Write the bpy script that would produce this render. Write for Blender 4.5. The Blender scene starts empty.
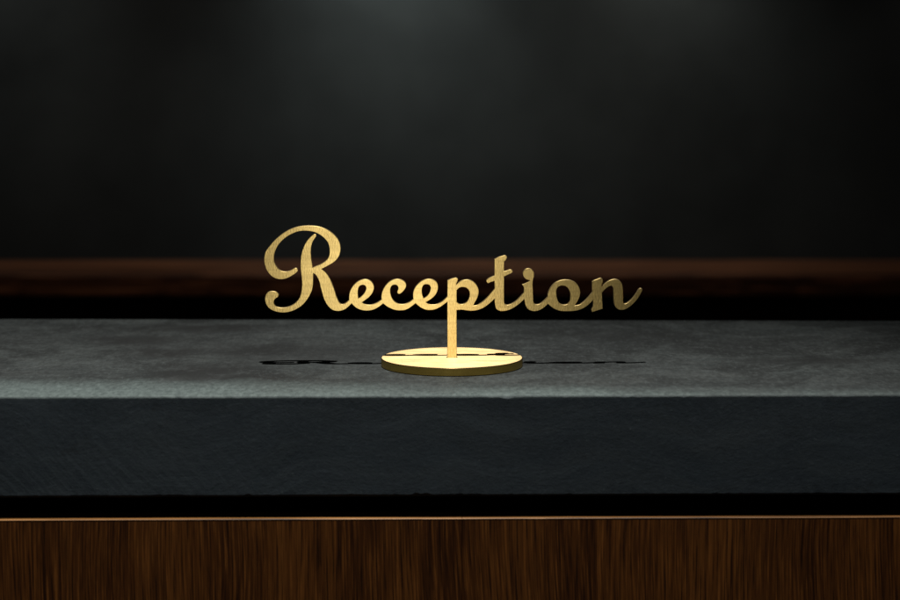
import bpy, bmesh, math, random
from mathutils import Vector, noise
random.seed(4)
S = bpy.context.scene
COL = S.collection
R = math.radians

# ------------------------------------------------------------ camera
CAM_Y, CAM_Z, PITCH, FPX = -1.184, 0.180, 6.87, 2125.0
cd = bpy.data.cameras.new('camera')
cam = bpy.data.objects.new('camera', cd); COL.objects.link(cam)
cam.location = (0, CAM_Y, CAM_Z); cam.rotation_euler = (R(90 - PITCH), 0, 0)
cd.sensor_width = 36; cd.lens = 36 * FPX / 900
cd.clip_start = 0.05; cd.clip_end = 100
cd.dof.use_dof = True; cd.dof.focus_distance = 1.192; cd.dof.aperture_fstop = 8.5
cd.dof.aperture_blades = 9
S.camera = cam

# ------------------------------------------------------------ world and lamps
w = bpy.data.worlds.new('World'); S.world = w; w.use_nodes = True
w.node_tree.nodes['Background'].inputs[0].default_value = (0.75, 0.9, 1.0, 1)
w.node_tree.nodes['Background'].inputs[1].default_value = 0.012
S.view_settings.view_transform = 'Standard'; S.view_settings.look = 'None'
S.view_settings.exposure = 0; S.view_settings.gamma = 1

def spot(name, loc, target, power, size, blend, radius, col):
    l = bpy.data.lights.new(name, 'SPOT'); l.energy = power
    l.spot_size = R(size); l.spot_blend = blend; l.shadow_soft_size = radius; l.color = col
    o = bpy.data.objects.new(name, l); COL.objects.link(o); o.location = loc
    o.rotation_euler = (Vector(target) - Vector(loc)).to_track_quat('-Z', 'Y').to_euler()
    return o
# ceiling downlight over the counter, the dim ones washing the wall behind
spot('ceiling_spotlight', (0.0, -0.345, 1.33), (-0.12, -0.24, 0), 106, 55, 1.0, 0.011, (1.0, 0.99, 0.95))
for wx, wp, wc in ((-0.075, 12.5, (0.86, 1.0, 0.98)), (0.25, 6.6, (0.92, 1.0, 0.94)), (-0.54, 4.2, (0.93, 1.0, 0.95)), (0.66, 1.6, (1, 0.97, 0.9))):  # last washer is added out of frame to even out the worktop
    spot('wall_washer', (wx, 1.245, 0.44), (wx, 1.373, 0.20), wp, 84, 1.0, 0.09, wc)
spot('sideboard_fill', (-0.05, 0.55, 1.50), (-0.08, 1.23, -0.18), 42, 54, 1.0, 0.05, (1.0, 0.90, 0.80))  # added fill lamp that brightens the sideboard front, no visible fitting

# ------------------------------------------------------------ helpers
def tag(o, label=None, cat=None, group=None, kind=None):
    for k, v in (('label', label), ('category', cat), ('group', group), ('kind', kind)):
        if v: o[k] = v
    return o
def empty(name, loc=(0, 0, 0)):
    o = bpy.data.objects.new(name, None); COL.objects.link(o); o.location = loc
    o.empty_display_size = 0.05
    return o
def link(name, bm, mat, parent=None, smooth=False):
    me = bpy.data.meshes.new(name); bm.to_mesh(me); bm.free()
    me.materials.append(mat)
    if smooth:
        for p in me.polygons: p.use_smooth = True
    o = bpy.data.objects.new(name, me); COL.objects.link(o)
    if parent:
        o.parent = parent
        o.location = -Vector(parent.location)
    return o
def box(bm, x0, x1, y0, y1, z0, z1, bev=0):
    vs = [bm.verts.new((x, y, z)) for x in (x0, x1) for y in (y0, y1) for z in (z0, z1)]
    fs = [(0, 1, 3, 2), (4, 6, 7, 5), (0, 4, 5, 1), (2, 3, 7, 6), (0, 2, 6, 4), (1, 5, 7, 3)]
    ff = [bm.faces.new([vs[i] for i in f]) for f in fs]
    if bev:
        es = list({e for f in ff for e in f.edges})
        bmesh.ops.bevel(bm, geom=es, offset=bev, segments=2, affect='EDGES', profile=0.5)

class NT:
    def __init__(s, name):
        s.m = bpy.data.materials.new(name); s.m.use_nodes = True
        s.t = s.m.node_tree; s.b = s.t.nodes['Principled BSDF']
    def n(s, typ, **kw):
        nd = s.t.nodes.new(typ)
        for k, v in kw.items():
            if hasattr(nd, k): setattr(nd, k, v)
        return nd
    def l(s, a, b): s.t.links.new(a, b)
    def coords(s, scale=(1, 1, 1), rot=(0, 0, 0), src='Object'):
        tc = s.n('ShaderNodeTexCoord'); mp = s.n('ShaderNodeMapping')
        mp.inputs['Scale'].default_value = scale; mp.inputs['Rotation'].default_value = rot
        s.l(tc.outputs[src], mp.inputs[0]); return mp.outputs[0]
    def noise(s, vec, scale, detail=5, rough=0.55, dist=0):
        nd = s.n('ShaderNodeTexNoise')
        for k, v in (('Scale', scale), ('Detail', detail), ('Roughness', rough), ('Distortion', dist)):
            nd.inputs[k].default_value = v
        s.l(vec, nd.inputs['Vector']); return nd.outputs['Fac']
    def ramp(s, fac, stops):
        r = s.n('ShaderNodeValToRGB'); e = r.color_ramp.elements
        while len(e) < len(stops): e.new(0.5)
        for i, (p, c) in enumerate(stops):
            e[i].position = p
            e[i].color = (c, c, c, 1) if isinstance(c, (int, float)) else (*c, 1)
        s.l(fac, r.inputs[0]); return r.outputs[0]
    def mix(s, fac, a, b, mode='MIX'):
        m = s.n('ShaderNodeMix', data_type='RGBA', blend_type=mode)
        for i, v in ((0, fac), (6, a), (7, b)):
            if isinstance(v, (int, float)): m.inputs[i].default_value = v
            elif isinstance(v, tuple): m.inputs[i].default_value = (*v, 1)
            else: s.l(v, m.inputs[i])
        return m.outputs[2]
    def bump(s, h, strength, dist, prev=None):
        b = s.n('ShaderNodeBump'); b.inputs['Strength'].default_value = strength
        b.inputs['Distance'].default_value = dist
        s.l(h, b.inputs['Height'])
        if prev: s.l(prev, b.inputs['Normal'])
        return b.outputs[0]

# brushed brass: the brushing runs along X, so highlights spread up/down and fall off sideways
def brass(name, base, rough, aniso, metal=1.0, streak=0.84):
    t = NT(name)
    v = t.coords((40, 160, 700))
    g = t.noise(v, 1.0, 6, 0.7)
    v2 = t.coords((1, 1, 1)); big = t.noise(v2, 90, 4, 0.6)
    fine = t.noise(t.coords((1500, 1500, 500)), 1.0, 3, 0.6)
    c = t.mix(t.ramp(big, [(0.35, 0.0), (0.65, 1.0)]), tuple(x * 0.80 for x in base), tuple(x * 1.06 for x in base))
    c = t.mix(t.ramp(g, [(0.35, 0.0), (0.65, 1.0)]), tuple(x * streak for x in base), c, 'MIX')
    c = t.mix(t.ramp(fine, [(0.35, 0.22), (0.6, 0.0)]), c, tuple(x * f for x, f in zip(base, (0.62, 0.56, 0.4))))
    t.l(c, t.b.inputs['Base Color'])
    t.b.inputs['Metallic'].default_value = metal
    r = t.n('ShaderNodeMapRange'); t.l(g, r.inputs[0])
    r.inputs[3].default_value = rough - 0.06; r.inputs[4].default_value = rough + 0.06
    t.l(r.outputs[0], t.b.inputs['Roughness'])
    t.b.inputs['Anisotropic'].default_value = aniso
    cx = t.n('ShaderNodeCombineXYZ')
    cx.inputs[1].default_value = 0.7; cx.inputs[2].default_value = 0.7
    t.l(cx.outputs[0], t.b.inputs['Tangent'])
    t.l(t.bump(fine, 0.10, 0.0002, t.bump(g, 0.12, 0.0002)), t.b.inputs['Normal'])
    return t.m
M_FACE = brass('brushed_brass', (0.70, 0.500, 0.175), 0.405, 1.0)
M_CUT = brass('letter_edge_brass', (0.72, 0.54, 0.26), 0.50, 0.0)
M_RIM = brass('cut_edge_brass', (0.66, 0.47, 0.115), 0.45, 0.0)
M_BASE = brass('brushed_brass_base', (0.47, 0.325, 0.158), 0.475, 0.95, streak=0.62)

def slate():
    t = NT('dark_slate')
    def warped(vec, sc, amt):            # stir coordinates a little
        nd = t.n('ShaderNodeTexNoise'); nd.inputs['Scale'].default_value = sc; nd.inputs['Detail'].default_value = 3
        t.l(vec, nd.inputs['Vector'])
        a = t.n('ShaderNodeVectorMath', operation='SUBTRACT'); t.l(nd.outputs['Color'], a.inputs[0]); a.inputs[1].default_value = (0.5, 0.5, 0.5)
        b = t.n('ShaderNodeVectorMath', operation='SCALE'); t.l(a.outputs[0], b.inputs[0]); b.inputs['Scale'].default_value = amt
        c = t.n('ShaderNodeVectorMath', operation='ADD'); t.l(vec, c.inputs[0]); t.l(b.outputs[0], c.inputs[1])
        return c.outputs[0]
    base = t.coords()
    wv = warped(base, 6, 0.10)
    wv2 = warped(warped(base, 30, 0.035), 140, 0.010)
    def scaled(vec, sc, rot=None):
        if rot:
            r = t.n('ShaderNodeMapping'); r.inputs['Rotation'].default_value = rot; t.l(vec, r.inputs[0]); vec = r.outputs[0]
        m = t.n('ShaderNodeMapping'); m.inputs['Scale'].default_value = sc; t.l(vec, m.inputs[0]); return m.outputs[0]
    big = t.noise(scaled(wv, (7, 14, 14)), 1.0, 7, 0.62, 0.5)
    stain = t.noise(scaled(wv, (13, 8, 13), (0, 0, 0.25)), 1.0, 10, 0.62, 1.3)
    streak = t.noise(scaled(wv, (16, 70, 90)), 1.0, 9, 0.74, 0.3)
    grain = t.noise(scaled(base, (330, 130, 560)), 1.0, 6, 0.80)
    fine = t.noise(scaled(base, (650, 900, 900)), 1.0, 4, 0.7)
    pit = t.noise(scaled(base, (60, 110, 110)), 1.0, 6, 0.7)
    saw = t.noise(scaled(warped(base, 3, 0.03), (26, 60, 640), (0, -0.80, 0)), 1.0, 4, 0.6)
    sawmask = t.ramp(t.noise(scaled(base, (6, 6, 14), (0, 0.5, 0.3)), 1.0, 3, 0.5), [(0.48, 0.0), (0.66, 0.6)])
    # bare stone
    c = t.ramp(big, [(0.30, (0.022, 0.030, 0.037)), (0.52, (0.030, 0.040, 0.048)), (0.72, (0.040, 0.052, 0.061))])
    c = t.mix(t.ramp(streak, [(0.42, 0.0), (0.72, 0.5)]), c, (0.046, 0.055, 0.058))
    c = t.mix(t.ramp(grain, [(0.54, 0.0), (0.74, 0.6)]), c, (0.072, 0.089, 0.100))
    c = t.mix(t.ramp(grain, [(0.30, 0.6), (0.46, 0.0)]), c, (0.014, 0.017, 0.020))
    band = t.noise(scaled(wv, (5, 20, 75)), 1.0, 8, 0.7)
    c = t.mix(t.ramp(band, [(0.52, 0.0), (0.68, 0.5)]), c, (0.058, 0.074, 0.084))
    c = t.mix(t.ramp(band, [(0.34, 0.5), (0.47, 0.0)]), c, (0.018, 0.025, 0.030))
    spk = t.noise(scaled(base, (420, 420, 420)), 1.0, 2, 0.5)
    c = t.mix(t.ramp(spk, [(0.70, 0.0), (0.78, 0.35)]), c, (0.11, 0.13, 0.135))
    # curved saw marks left low on the sawn front face
    tc0 = t.n('ShaderNodeTexCoord'); s0 = t.n('ShaderNodeSeparateXYZ'); t.l(tc0.outputs['Object'], s0.inputs[0])
    mx = t.n('ShaderNodeMapRange'); t.l(s0.outputs[0], mx.inputs[0]); mx.inputs[1].default_value = -0.02; mx.inputs[2].default_value = -0.16
    mz = t.n('ShaderNodeMapRange'); t.l(s0.outputs[2], mz.inputs[0]); mz.inputs[1].default_value = -0.012; mz.inputs[2].default_value = -0.040
    mm = t.n('ShaderNodeMath', operation='MULTIPLY'); t.l(mx.outputs[0], mm.inputs[0]); t.l(mz.outputs[0], mm.inputs[1])
    sl = t.ramp(saw, [(0.45, 0.0), (0.60, 0.40)])
    m2 = t.n('ShaderNodeMath', operation='MULTIPLY'); t.l(mm.outputs[0], m2.inputs[0]); t.l(sl, m2.inputs[1])
    c = t.mix(m2.outputs[0], c, (0.060, 0.076, 0.084))
    # greyer film on the upper side, paler and greener along the front edge
    geo = t.n('ShaderNodeTexCoord'); sep = t.n('ShaderNodeSeparateXYZ'); t.l(geo.outputs['Object'], sep.inputs[0])
    up = t.n('ShaderNodeMapRange'); t.l(sep.outputs[2], up.inputs[0])
    up.inputs[1].default_value = -0.0022; up.inputs[2].default_value = -0.0004
    film = t.ramp(big, [(0.32, (0.026, 0.029, 0.0285)), (0.50, (0.040, 0.0455, 0.045)), (0.68, (0.060, 0.069, 0.067))])
    film = t.mix(t.ramp(streak, [(0.38, 0.0), (0.70, 0.6)]), film, (0.080, 0.085, 0.081))
    film = t.mix(t.ramp(stain, [(0.38, 0.95), (0.47, 0.5), (0.54, 0.0)]), film, (0.020, 0.0215, 0.021))
    film = t.mix(t.ramp(grain, [(0.36, 0.7), (0.49, 0.0)]), film, (0.022, 0.023, 0.022))
    film = t.mix(t.ramp(grain, [(0.52, 0.0), (0.70, 0.45)]), film, (0.13, 0.145, 0.142))
    # old wipe marks and rings left on the stone
    for cx_, cy_, sx_, sy_, k_ in ((-0.194, 0.105, 26, 30, 0.8), (-0.155, 0.160, 16, 34, 0.85), (-0.169, 0.052, 34, 30, 0.9), (-0.140, -0.020, 26, 26, 0.85),
                                   (-0.112, -0.048, 22, 40, 0.75), (-0.095, 0.050, 11, 12, 0.6), (-0.20, 0.09, 8, 9, 0.3), (0.215, 0.020, 16, 40, 0.7), (0.10, 0.13, 12, 22, 0.5)):
        d1 = t.n('ShaderNodeVectorMath', operation='SUBTRACT'); t.l(wv2, d1.inputs[0]); d1.inputs[1].default_value = (cx_, cy_, 0)
        d2 = t.n('ShaderNodeVectorMath', operation='MULTIPLY'); t.l(d1.outputs[0], d2.inputs[0]); d2.inputs[1].default_value = (sx_, sy_, 0)
        d3 = t.n('ShaderNodeVectorMath', operation='LENGTH'); t.l(d2.outputs[0], d3.inputs[0])
        d4 = t.n('ShaderNodeMapRange', interpolation_type='SMOOTHSTEP'); t.l(d3.outputs['Value'], d4.inputs[0])
        d4.inputs[1].default_value = 0.2; d4.inputs[2].default_value = 1.0; d4.inputs[3].default_value = k_; d4.inputs[4].default_value = 0
        film = t.mix(d4.outputs[0], film, (0.018, 0.018, 0.0175))
    mott = t.noise(scaled(base, (75, 48, 75)), 1.0, 8, 0.75)
    film = t.mix(t.ramp(mott, [(0.35, 0.4), (0.5, 0.0)]), film, (0.022, 0.025, 0.025))
    film = t.mix(t.ramp(mott, [(0.52, 0.0), (0.68, 0.25)]), film, (0.100, 0.112, 0.110))
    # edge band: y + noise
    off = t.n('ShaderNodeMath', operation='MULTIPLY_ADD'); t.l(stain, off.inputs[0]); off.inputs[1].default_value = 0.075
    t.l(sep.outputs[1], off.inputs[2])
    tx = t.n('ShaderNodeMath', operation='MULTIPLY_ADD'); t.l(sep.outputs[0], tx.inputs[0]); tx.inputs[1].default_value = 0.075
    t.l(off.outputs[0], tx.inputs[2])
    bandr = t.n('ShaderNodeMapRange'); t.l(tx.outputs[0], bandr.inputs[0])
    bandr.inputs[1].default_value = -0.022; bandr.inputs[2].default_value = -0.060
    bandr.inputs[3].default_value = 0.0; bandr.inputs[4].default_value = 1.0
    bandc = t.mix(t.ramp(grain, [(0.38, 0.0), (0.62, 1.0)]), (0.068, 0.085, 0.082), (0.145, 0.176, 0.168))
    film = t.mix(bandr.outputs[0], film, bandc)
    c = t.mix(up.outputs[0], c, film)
    c = t.mix(t.ramp(pit, [(0.28, 0.5), (0.38, 0.0)]), c, (0.018, 0.019, 0.019))
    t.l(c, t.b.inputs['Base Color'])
    t.b.inputs['Roughness'].default_value = 0.66
    t.b.inputs['Specular IOR Level'].default_value = 0.30
    sm = t.n('ShaderNodeMath', operation='MULTIPLY'); t.l(saw, sm.inputs[0]); t.l(sawmask, sm.inputs[1])
    n = t.bump(big, 0.1, 0.0008)
    n = t.bump(streak, 0.3, 0.0005, n)
    n = t.bump(sm.outputs[0], 0.2, 0.0004, n)
    n = t.bump(grain, 0.35, 0.0003, n)
    n = t.bump(fine, 0.4, 0.00022, n)
    n = t.bump(pit, 0.3, 0.0005, n)
    t.l(n, t.b.inputs['Normal'])
    return t.m
M_SLATE = slate()

def wood(name, dark, mid, light, axis='z', rough=0.45, k=1.0):
    t = NT(name)
    s1 = (85, 85, 2.6) if axis == 'z' else (2.2, 70, 70)
    s2 = (1250, 1250, 26) if axis == 'z' else (7, 420, 420)
    s3 = (17, 17, 1.1) if axis == 'z' else (1.3, 9, 9)
    base = t.coords(); wn = t.n('ShaderNodeTexNoise'); wn.inputs['Scale'].default_value = 5; wn.inputs['Detail'].default_value = 2
    t.l(base, wn.inputs['Vector'])
    wa = t.n('ShaderNodeVectorMath', operation='MULTIPLY_ADD'); t.l(wn.outputs['Color'], wa.inputs[0])
    wa.inputs[1].default_value = (0.018, 0, 0) if axis == 'z' else (0, 0.02, 0); t.l(base, wa.inputs[2])
    def sc(v):
        m = t.n('ShaderNodeMapping'); m.inputs['Scale'].default_value = v; t.l(wa.outputs[0], m.inputs[0]); return m.outputs[0]
    wave = t.noise(sc(s1), 1.0, 6, 0.66, 0.9)
    pore = t.noise(sc(s2), 1.0, 4, 0.65)
    big = t.noise(t.coords(s3), 1.0, 4, 0.55, 1.2)
    c = t.ramp(wave, [(0.24, dark), (0.52, mid), (0.80, light)])
    c = t.mix(t.ramp(big, [(0.34, 0.75), (0.58, 0.0)]), c, dark)
    c = t.mix(t.ramp(big, [(0.55, 0.0), (0.75, 0.4)]), c, light)
    c = t.mix(t.ramp(pore, [(0.38, 0.85), (0.48, 0.0)]), c, tuple(x * 0.3 for x in dark))
    c = t.mix(t.ramp(pore, [(0.53, 0.0), (0.68, 0.7)]), c, tuple(x * 1.6 for x in light))
    t.l(c, t.b.inputs['Base Color'])
    t.b.inputs['Roughness'].default_value = rough
    t.b.inputs['Specular IOR Level'].default_value = 0.12 if 'back' in name else 0.3
    t.l(t.bump(pore, 0.3, 0.0003, t.bump(wave, 0.15, 0.0005)), t.b.inputs['Normal'])
    return t.m
M_WOOD = wood('walnut_veneer', (0.042, 0.0120, 0.0020), (0.108, 0.0350, 0.0060), (0.180, 0.064, 0.0125))
M_EDGE = wood('walnut_edge', (0.14, 0.058, 0.014), (0.24, 0.105, 0.026), (0.36, 0.17, 0.052), 'x', 0.5)
M_BACKWOOD = wood('dark_back_wood', (0.016, 0.0050, 0.0019), (0.046, 0.0160, 0.0064), (0.105, 0.040, 0.017), 'x', 0.5)

def plain(name, col, rough, vary=0.2, scale=8, spec=0.5):
    t = NT(name); f = t.noise(t.coords(), scale, 5, 0.6)
    c = t.mix(t.ramp(f, [(0.3, 0.0), (0.7, 1.0)]), tuple(x * (1 - vary) for x in col), tuple(x * (1 + vary) for x in col))
    t.l(c, t.b.inputs['Base Color']); t.b.inputs['Roughness'].default_value = rough
    t.b.inputs['Specular IOR Level'].default_value = spec
    return t.m
M_WALL = plain('charcoal_wall', (0.0092, 0.0096, 0.0093), 0.8, 0.5, 4.5, 0.15)
M_BLACK = plain('matt_black', (0.006, 0.006, 0.006), 0.9, 0.2, 30, 0.1)
M_CAB = plain('dark_cabinet', (0.035, 0.012, 0.007), 0.6, 0.2, 10, 0.2)
M_FLOOR = plain('dark_floor', (0.03, 0.03, 0.03), 0.6, 0.2, 3, 0.3)
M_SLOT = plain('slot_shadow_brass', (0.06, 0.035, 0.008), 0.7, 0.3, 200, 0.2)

# ------------------------------------------------------------ setting
bm = bmesh.new(); box(bm, -3, 3, 1.373, 1.50, -1.05, 1.8); tag(link('wall', bm, M_WALL), kind='structure')
bm = bmesh.new(); box(bm, -3, 3, -3, 1.5, -1.15, -1.05); tag(link('floor', bm, M_FLOOR), kind='structure')

# ------------------------------------------------------------ sideboard against the wall
sb = empty('sideboard', (0, 1.28, -1.05))
tag(sb, 'blurred dark wooden sideboard against the black wall behind the counter', 'sideboard')
bm = bmesh.new(); box(bm, -2, 2, 1.216, 1.3725, -0.107, -0.079, 0.004); link('worktop', bm, M_BACKWOOD, sb)
bm = bmesh.new(); box(bm, -1.98, 1.98, 1.26, 1.372, -1.0495, -0.1072, 0); link('cabinet', bm, M_CAB, sb)

# ------------------------------------------------------------ reception counter
ct = empty('reception_counter', (0, 0, -1.05))
tag(ct, 'reception counter with thick dark slate top above walnut front panels', 'counter')
def front_y(x): return -0.1000 + 0.016 * x
def back_y(x): return 0.2015 - 0.016 * x
def slab():
    bm = bmesh.new()
    x0, x1, n = -0.9, 0.9, 1500
    zt, zb = 0.0, -0.0535
    prev = None
    for i in range(n + 1):
        x = x0 + (x1 - x0) * i / n
        f, b = front_y(x), back_y(x)
        n1 = noise.noise(Vector((x * 55, 1.3, 0))) * 0.00045 + noise.noise(Vector((x * 260, 7, 0))) * 0.00030
        n2 = noise.noise(Vector((x * 50, 5.3, 0))) * 0.00040 + noise.noise(Vector((x * 300, 17, 0))) * 0.00030
        c1 = max(0, noise.noise(Vector((x * 120, 33, 0))) - 0.50) * 0.003       # chipped spots
        c2 = max(0, noise.noise(Vector((x * 110, 71, 0))) - 0.50) * 0.003
        c2 += 0.0006 * math.exp(-((x + 0.0125) / 0.0022) ** 2) + 0.0008 * math.exp(-((x + 0.0175) / 0.0015) ** 2)
        c1 += 0.0012 * math.exp(-((x - 0.030) / 0.003) ** 2) * (0.6 + noise.noise(Vector((x * 900, 3, 0))))
        r1 = 0.0010 + abs(n1) + c1; r2 = 0.0009 + abs(n2) + c2
        wob = noise.noise(Vector((x * 9, 2, 0))) * 0.0004
        f += wob
        prof = [(b, zb), (b, zt - 0.0015), (b - 0.0015, zt), (0.06, zt), (-0.06, zt),
                (f + 0.004, zt), (f + r1 * 1.1, zt - r1 * 0.10), (f + r1 * 0.35, zt - r1 * 0.45), (f + n1 * 0.3, zt - r1 * 1.1),
                (f, zt - 0.012), (f + n2 * 0.2, -0.030), (f, zb + 0.006),
                (f + n2 * 0.3, zb + r2 * 1.3), (f + r2 * 0.4, zb + r2 * 0.4), (f + r2 * 1.4, zb + n2 * 0.2), (f + 0.01, zb)]
        ring = [bm.verts.new((x, y, z)) for y, z in prof]
        if prev:
            m = len(ring)
            for k in range(m):
                bm.faces.new((prev[k], ring[k], ring[(k + 1) % m], prev[(k + 1) % m]))
        else:
            bm.faces.new(ring)
        prev = ring
    bm.faces.new(list(reversed(prev)))
    bmesh.ops.recalc_face_normals(bm, faces=bm.faces)
    return bm
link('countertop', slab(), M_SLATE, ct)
bm = bmesh.new(); box(bm, -0.89, 0.89, -0.075, 0.18, -1.0495, -0.0537); link('cabinet_body', bm, M_BLACK, ct)
SX = 0.0063
for (a, b) in ((-0.895, SX - 0.0001), (SX + 0.0001, 0.895)):
    bm = bmesh.new(); box(bm, a, b, -0.1010, -0.0845, -1.03, -0.0655, 0.0002)
    for v in bm.verts: v.co.y += 0.016 * v.co.x
    p = link('front_panel', bm, M_WOOD, ct)
    bm = bmesh.new()
    # edge banding with eased front arris
    prof = [(-0.1011, -0.0654), (-0.1011, -0.0651), (-0.1008, -0.0648), (-0.0846, -0.0648), (-0.0846, -0.0654)]
    r1 = [bm.verts.new((a, y, z)) for y, z in prof]; r2 = [bm.verts.new((b, y, z)) for y, z in prof]
    for k in range(5): bm.faces.new((r1[k], r2[k], r2[(k + 1) % 5], r1[(k + 1) % 5]))
    for v in bm.verts: v.co.y += 0.016 * v.co.x
    bm.faces.new(r1); bm.faces.new(r2[::-1]); bmesh.ops.recalc_face_normals(bm, faces=bm.faces)
    e = link('edge_band', bm, M_EDGE); e.parent = p

# ------------------------------------------------------------ brass sign
PLATE_T = 0.0032; DISC_T = 0.0048
sign = empty('reception_sign', (0, 0, 0))
tag(sign, 'brass script sign reading Reception on a round brass base', 'sign')

th = R(PITCH)
YAW = R(1.25)                      # the plate is turned a touch on its base
CX = (451.9 - 450) / FPX * 1.19
def back(px, py, Y=-PLATE_T / 2):
    """photograph point -> the plane the upright plate stands in"""
    u, v = (px - 450) / FPX, (300 - py) / FPX
    dx, dy, dz = u, math.cos(th) + v * math.sin(th), -math.sin(th) + v * math.cos(th)
    k = math.tan(YAW)
    t = (Y - CAM_Y - CX * k) / (dy - dx * k)
    return ((dx * t - CX) / math.cos(YAW), CAM_Z + dz * t)

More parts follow.
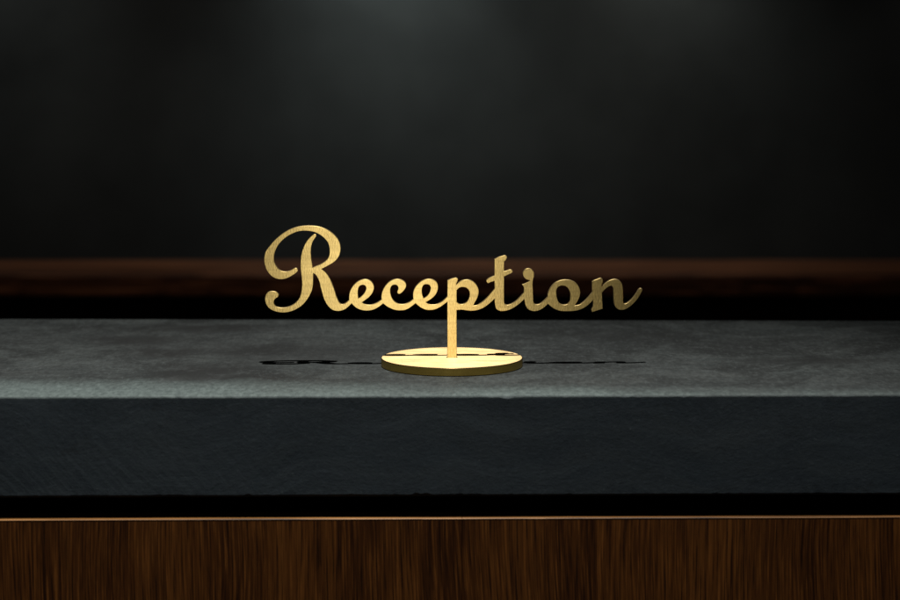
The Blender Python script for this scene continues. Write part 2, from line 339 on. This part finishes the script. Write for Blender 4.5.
# outline of the cut plate; * marks a sharp corner
OUT = """264.1,259.5 265.4,252 270,245.5 274,240.9 278.5,236.8 283.5,233 289,229.8 295,227.5 300,226.3 305,225.8 310,225.7 315,226 320,226.9 325,228.7 330,231.5 334.5,235.2 338,239.6 339.8,243.6 340.5,248 340.2,252 339.2,255.5 337,259 333.5,262.3 329.5,264.8 325,267.2 321.4,269.1*
324,271 327,274.2 329.5,278.2 331.3,282 332.7,285.5 334.4,290.3 336,295.7 337.6,299.6 339.3,302.8 341.7,304.3 345,303.6 349,300.2*
349,296.6 349.5,293 351,289 354,284.8 357.7,281.6 361.7,279.8 365.5,279.3 369.4,280.3 372.3,282.8 373.9,286.7 373.5,290.3 371.7,294 368.3,297.7 364.6,300.5 362,302.3*
364.3,303.9 368.3,304.8 372.3,304.5 377,302.7 381.5,299.7*
381.3,297 381.7,293.5 383.3,289.2 386,285 389.3,281.8 393.7,279.6 398.3,279.1 402.3,280.2 405.2,282.4 406.2,285.2 405.3,288.3 403,291.3 400.8,293.3 399,294 397.4,293.1 397.3,291.3 398.1,289 398,286.8 396.4,285.1 394,284.8 391.9,285.7 390.6,287.8 390.2,291 390.8,295 392.4,299 395,302 398.3,303.7 401.7,304.2 405.7,303.7 409.7,302 413.3,299.1*
413,296.3 413.1,293 414.3,289 417,285 420.7,281.7 425,279.6 429.3,279 433.6,280 436.7,282.4 437.9,285.7 437.7,289.7 436,294 432.3,298 428.6,300.6 425.8,302.2*
428,303.7 431.7,304.5 436.3,304.2 441,302.3 445,299 447.3,296.6*
447.4,280.5* 450.3,279.2 453.7,278.2 456.1,277.8 457.7,278.7 457.4,280.9 456.4,283.4*
456.4,284.7* 458.3,282.8 461.5,280.7 465.3,279.7 469.3,279.9 473.3,281.8 476.7,285.4 478.5,289.7 478.3,294.5 476.7,299 474.8,302.4 473.2,305.6*
477.3,304.9 481.5,302.6 486.7,298 490.7,293.3 494.6,288.6*
494.4,281* 490.7,282.1 488,283.2 486.9,282.4 486.4,280.5 487.4,279.2 490,277.6 494.4,275.7*
494.4,259.3* 498,257.4 502,256 505.3,255.4 506.9,256.8 506.4,259 504,261.9*
503.9,271.3* 506.7,270.6 509.8,269.6 511.8,269.9 512.7,271.6 511.3,273.2 507.3,275 504,276.6*
504,294.7 504,300.5 504.6,303.8 506.7,305 510,304.4 514.7,302 519.3,297.8 523.7,292.6*
523.9,289.5 523.6,287 522.1,284.6* 525,283.4 528,281.9 530.1,280.6* 528,279.9 525.5,278.9 523.6,276.7 522.8,274 523.5,271.2 525.5,269.1 528.3,268.4 531.2,269.1 533.3,271.3 534.1,274 533.8,277 532.8,280.5 532.6,285 532.9,292 533.1,298.5 533.5,302.3 535,304.3 537.3,304.6 540.3,303.6 544,300.7 547.7,297*
547.9,293.7 549.3,289.7 552,285.7 556,282.2 561.3,280.1 566.7,279.7 571.3,280.5 575.7,282.9 578.7,286.7 580,291 579.7,295.7 577.9,300.2 576,303.4 574.8,305.6*
578.7,304.9 582.7,302.7 586.7,299 590.2,295 592.2,292.4*
592.1,281.7* 593.9,280.4 597,279.2 600.3,278.1 602.4,279 602.8,281.2 601.8,283.9 601.6,287.2*
603,285.6 605.9,282.9 609.7,280.4 614.3,279.1 618.3,280 621.2,282.5 622.5,286.3 622.9,291.7 623,298.5 623.1,302.6 624.2,303.8 626.3,303.4 630.3,300.6 633.7,297 637,292.3 638.8,289.3 640.5,288.2 642.4,289.3 641,293 638.3,297.7 635,301.8 631,305.7 627,308.4 623,309.9 619,309.6 616,307.7 614.2,304.3 613.7,299.7 613.4,292 612.9,287.7 611.4,285.8 608.3,286.8 605,289.3 602,292.6*
602.1,298.3 602.7,308.8* 598.3,310.2 592.1,312.2* 591.3,309.6 592.8,306.5 593,300.2*
589.3,303.9 585.3,307.1 580,309.6 574.7,310.9 566.7,311.3 560,310.9 554.7,309 550.7,306.4 548,304*
545.3,306.4 541.3,309.3 536.7,311 532,311 528,309.2 525.5,305.4 524.2,299.3*
519.3,303.8 513.3,308 508,310.3 502.7,311.1 498.7,310.6 496,308.5 494.9,304.5 494.4,298.9*
492,301.2 487.3,305.2 482.7,308.2 477.3,310.1 472,310.8 466.7,310.4 462,309.8 456.6,310*
456.7,357.9* 447.3,357.9* 447.2,302*
443.7,304.6 439.7,307.3 435,309.4 430.3,310.1 425.7,309.7 421,307.7 417.7,305.3 415.5,303.3*
413,305.3 409,308.2 405.5,309.8 401.7,310.4 397.7,310.4 393,309.4 388.3,307.3 385,305.1 383.1,303.5*
381,305.2 377.7,307.6 373,309.8 367.7,310.7 362.3,310.3 357,308.4 353.7,305.8 351.5,303.5*
348.3,306.7 344.3,309.6 339.5,311 335,310.8 332,309.7 329.2,307.4 326.4,303.8 324,299 322.2,293.5 320.6,287.5 319.3,282 317.5,277.7 315.3,274.5 313.2,273.2*
313.2,278 313.1,282.5 312.6,287 311.5,291.5 309.5,295.7 306,301 302.5,304.9 298,308.2 293,310.7 288,312.1 283,312.6 277.5,312 272.5,310.4 268.5,307.7 265.9,303.7 264.9,299.5 265.5,295.6 267.5,292.6 270.5,291.3 274,291.3 277,292.5 278.6,294.7 277.8,296.9 275.6,298.5 273.9,300.6 273.9,303.5 275.5,306 278.5,307.4 282.5,307.8 288,307 293,304.7 297,301.4 299.8,297 301.3,291.5 302,285 301.8,279.5 301.2,273.5 300.6,267 300.8,258.5 301.8,252.7 304.3,245.5 307.5,240.2 311,236.5 314.3,234 316.2,234.7 316.1,236.5 313.7,239.8 312,243.5 311,248 310.8,253 311.2,259 312,264 312.4,267.9*
315,266.6 320,264.6 324.5,261.8 327.6,258.8 329.3,255 329.6,251.3 329.3,247.5 328,243 325.3,239.3 321.5,235.9 317.3,233.3 312.5,231.6 307.5,230.9 302.5,230.8 297.5,231.6 292.5,233.5 287.5,236.2 282.7,239.9 279,244 276.4,248.2 274.8,252.3 273.9,257 274.3,262 276,266 278.6,269.3 282.2,271.2 286.5,271.6 291,270.3 295,268.1 297,268.5 297.7,270.7 296,272.9 292,275.6 287.5,278 281.5,279.3 275,278.2 270.5,275.2 267,270.7 264.8,265"""
HOLES = ["358.2,298.5* 360.4,297.2 363,294.7 365.2,291.3 366.1,288 365.1,285.7 362.7,284.9 360.1,285.7 358.4,288 357.8,291.3 357.8,295",
         "423.5,298.5* 426.3,296.7 428.7,294 430.2,290.3 430.5,287.2 429.2,285 426.3,284.3 423.7,285 422.2,287.5 421.8,291 422.3,295",
         "456.6,290.4* 458.9,288.1 462.7,287 466.7,288.1 469.1,291 469.6,295 468.3,299.6 465.7,302.9 462,304.3 459,303.9 456.7,302.2*",
         "558.2,286.9 562,285.5 565.7,286.3 568.3,288.7 569.9,292.4 570.3,297 569.8,301.3 567.3,304.2 562.9,304.8 559.5,303.2 557.2,299 556.2,293.7 556.6,289.5"]

def parse(s):
    pts = []
    for tok in s.split():
        c = tok.endswith('*'); x, y = tok.rstrip('*').split(',')
        pts.append((float(x), float(y), c))
    return pts
def smooth_loop(pts, k=5):
    n = len(pts); out = []
    for i in range(n):
        p1, p2 = pts[i], pts[(i + 1) % n]
        p0 = p1 if p1[2] else pts[(i - 1) % n]
        p3 = p2 if p2[2] else pts[(i + 2) % n]
        if p1[2] and p2[2]:
            out.append(p1[:2]); continue
        def kn(a, b): return max(1e-4, math.hypot(a[0] - b[0], a[1] - b[1]) ** 0.5)
        P0 = p0 if not p1[2] else (2 * p1[0] - p2[0], 2 * p1[1] - p2[1])
        P3 = p3 if not p2[2] else (2 * p2[0] - p1[0], 2 * p2[1] - p1[1])
        t0 = 0; t1 = t0 + kn(P0, p1); t2 = t1 + kn(p1, p2); t3 = t2 + kn(p2, P3)
        for j in range(k):
            t = t1 + (t2 - t1) * j / k
            q = []
            for a in (0, 1):
                A1 = (t1 - t) / (t1 - t0) * P0[a] + (t - t0) / (t1 - t0) * p1[a]
                A2 = (t2 - t) / (t2 - t1) * p1[a] + (t - t1) / (t2 - t1) * p2[a]
                A3 = (t3 - t) / (t3 - t2) * p2[a] + (t - t2) / (t3 - t2) * P3[a]
                B1 = (t2 - t) / (t2 - t0) * A1 + (t - t0) / (t2 - t0) * A2
                B2 = (t3 - t) / (t3 - t1) * A2 + (t - t1) / (t3 - t1) * A3
                q.append((t2 - t) / (t2 - t1) * B1 + (t - t1) / (t2 - t1) * B2)
            out.append(tuple(q))
    return out

BEV = 0.00016
cu = bpy.data.curves.new('plate_outline', 'CURVE'); cu.dimensions = '2D'; cu.fill_mode = 'BOTH'
cu.extrude = PLATE_T / 2 - BEV; cu.bevel_depth = BEV; cu.bevel_resolution = 2; cu.offset = -BEV
for loop in [OUT] + HOLES:
    pts = [back(*p) for p in smooth_loop(parse(loop))]
    sp = cu.splines.new('POLY'); sp.points.add(len(pts) - 1); sp.use_cyclic_u = True
    for q, (x, z) in zip(sp.points, pts): q.co = (x, z, 0, 1)
tmp = bpy.data.objects.new('plate_outline', cu); COL.objects.link(tmp)
dg = bpy.context.evaluated_depsgraph_get()
me = bpy.data.meshes.new_from_object(tmp.evaluated_get(dg))
bpy.data.objects.remove(tmp); bpy.data.curves.remove(cu)
word = bmesh.new(); word.from_mesh(me); bpy.data.meshes.remove(me)
for v in word.verts: v.co = Vector((v.co.x, -v.co.z, v.co.y))
bmesh.ops.remove_doubles(word, verts=word.verts, dist=1e-7)

# where one letter ends and the next begins (photo coordinates of a line down the joint)
CUTS = [((349.0, 275), (349.0, 315)), ((381.2, 275), (381.2, 315)), ((412.9, 275), (412.9, 315)),
        ((447.2, 275), (447.2, 315)), ((482, 275), (495, 303)), ((520, 283), (525, 300)),
        ((547.6, 275), (547.6, 315)), ((592.0, 281), (591.0, 311))]
lines = []
for a, b in CUTS:
    A, B = Vector(back(*a)), Vector(back(*b)); d = (B - A).normalized()
    nrm = Vector((-d.y, d.x)); nrm = nrm if nrm.x > 0 else -nrm
    lines.append((A, nrm))
    bmesh.ops.bisect_plane(word, geom=word.verts[:] + word.edges[:] + word.faces[:], dist=1e-7,
                           plane_co=(A.x, 0, A.y), plane_no=(nrm.x, 0, nrm.y))
zc = back(450, 310.0)[1]; xl, xr = back(446.5, 310)[0], back(458, 310)[0]
fs = [f for f in word.faces if all(xl < v.co.x < xr for v in f.verts)]
geom = list({v for f in fs for v in f.verts}) + list({e for f in fs for e in f.edges}) + fs
bmesh.ops.bisect_plane(word, geom=geom, dist=1e-7, plane_co=(0, 0, zc), plane_no=(0, 0, 1))
def piece(f):
    c = f.calc_center_median()
    if c.z < zc and xl < c.x < xr: return 9
    return sum(1 for A, nrm in lines if (Vector((c.x, c.z)) - A).dot(nrm) > 0)
groups = {}
for f in word.faces: groups.setdefault(piece(f), []).append(f)
WORDS = ['capital letter R with a looped top and curled foot', 'first small letter e', 'small letter c',
         'second small letter e', 'small letter p whose stem runs down into the post', 'small letter t with slanting crossbar',
         'small letter i with dot joined on', 'small letter o', 'small letter n with rising tail']
for k in sorted(groups):
    b2 = bmesh.new(); vm = {}
    for f in groups[k]:
        vs = []
        for v in f.verts:
            if v.index not in vm or vm[v.index][0] is not v: vm[v.index] = (v, b2.verts.new(v.co)) if v.index >= 0 else (v, b2.verts.new(v.co))
            vs.append(vm[v.index][1])
        try: b2.faces.new(vs)
        except ValueError: pass
    bmesh.ops.remove_doubles(b2, verts=b2.verts, dist=1e-8)
    cy, sy = math.cos(YAW), math.sin(YAW)
    for v in b2.verts: v.co = Vector((CX + v.co.x * cy - v.co.y * sy, v.co.x * sy + v.co.y * cy, v.co.z))
    o = link('post' if k == 9 else 'letter', b2, M_FACE, sign)
    o.data.materials.append(M_CUT)
    for p in o.data.polygons:
        if abs(p.normal.y) < 0.93: p.material_index = 1
    if k < 9: o['label'] = WORDS[k]
word.free()

# round base: centre of the disc lies under the post
RAD = 0.0398
bm = bmesh.new(); seg = 160
prof = [(RAD - 0.0004, 0.0), (RAD, 0.0004), (RAD, DISC_T - 0.0004), (RAD - 0.00012, DISC_T - 0.00012), (RAD - 0.0004, DISC_T)]
rings = [[bm.verts.new((CX + r * math.cos(2 * math.pi * i / seg), r * math.sin(2 * math.pi * i / seg), z)) for i in range(seg)] for r, z in prof]
for a, b in zip(rings, rings[1:]):
    for i in range(seg):
        bm.faces.new((a[i], a[(i + 1) % seg], b[(i + 1) % seg], b[i]))
bm.faces.new(rings[-1]); bm.faces.new(rings[0][::-1])
for v in bm.verts: v.co.z += 0.00005
bo = link('base', bm, M_BASE, sign); bo.data.materials.append(M_RIM)
for p in bo.data.polygons:
    if abs(p.normal.z) < 0.3: p.material_index = 1
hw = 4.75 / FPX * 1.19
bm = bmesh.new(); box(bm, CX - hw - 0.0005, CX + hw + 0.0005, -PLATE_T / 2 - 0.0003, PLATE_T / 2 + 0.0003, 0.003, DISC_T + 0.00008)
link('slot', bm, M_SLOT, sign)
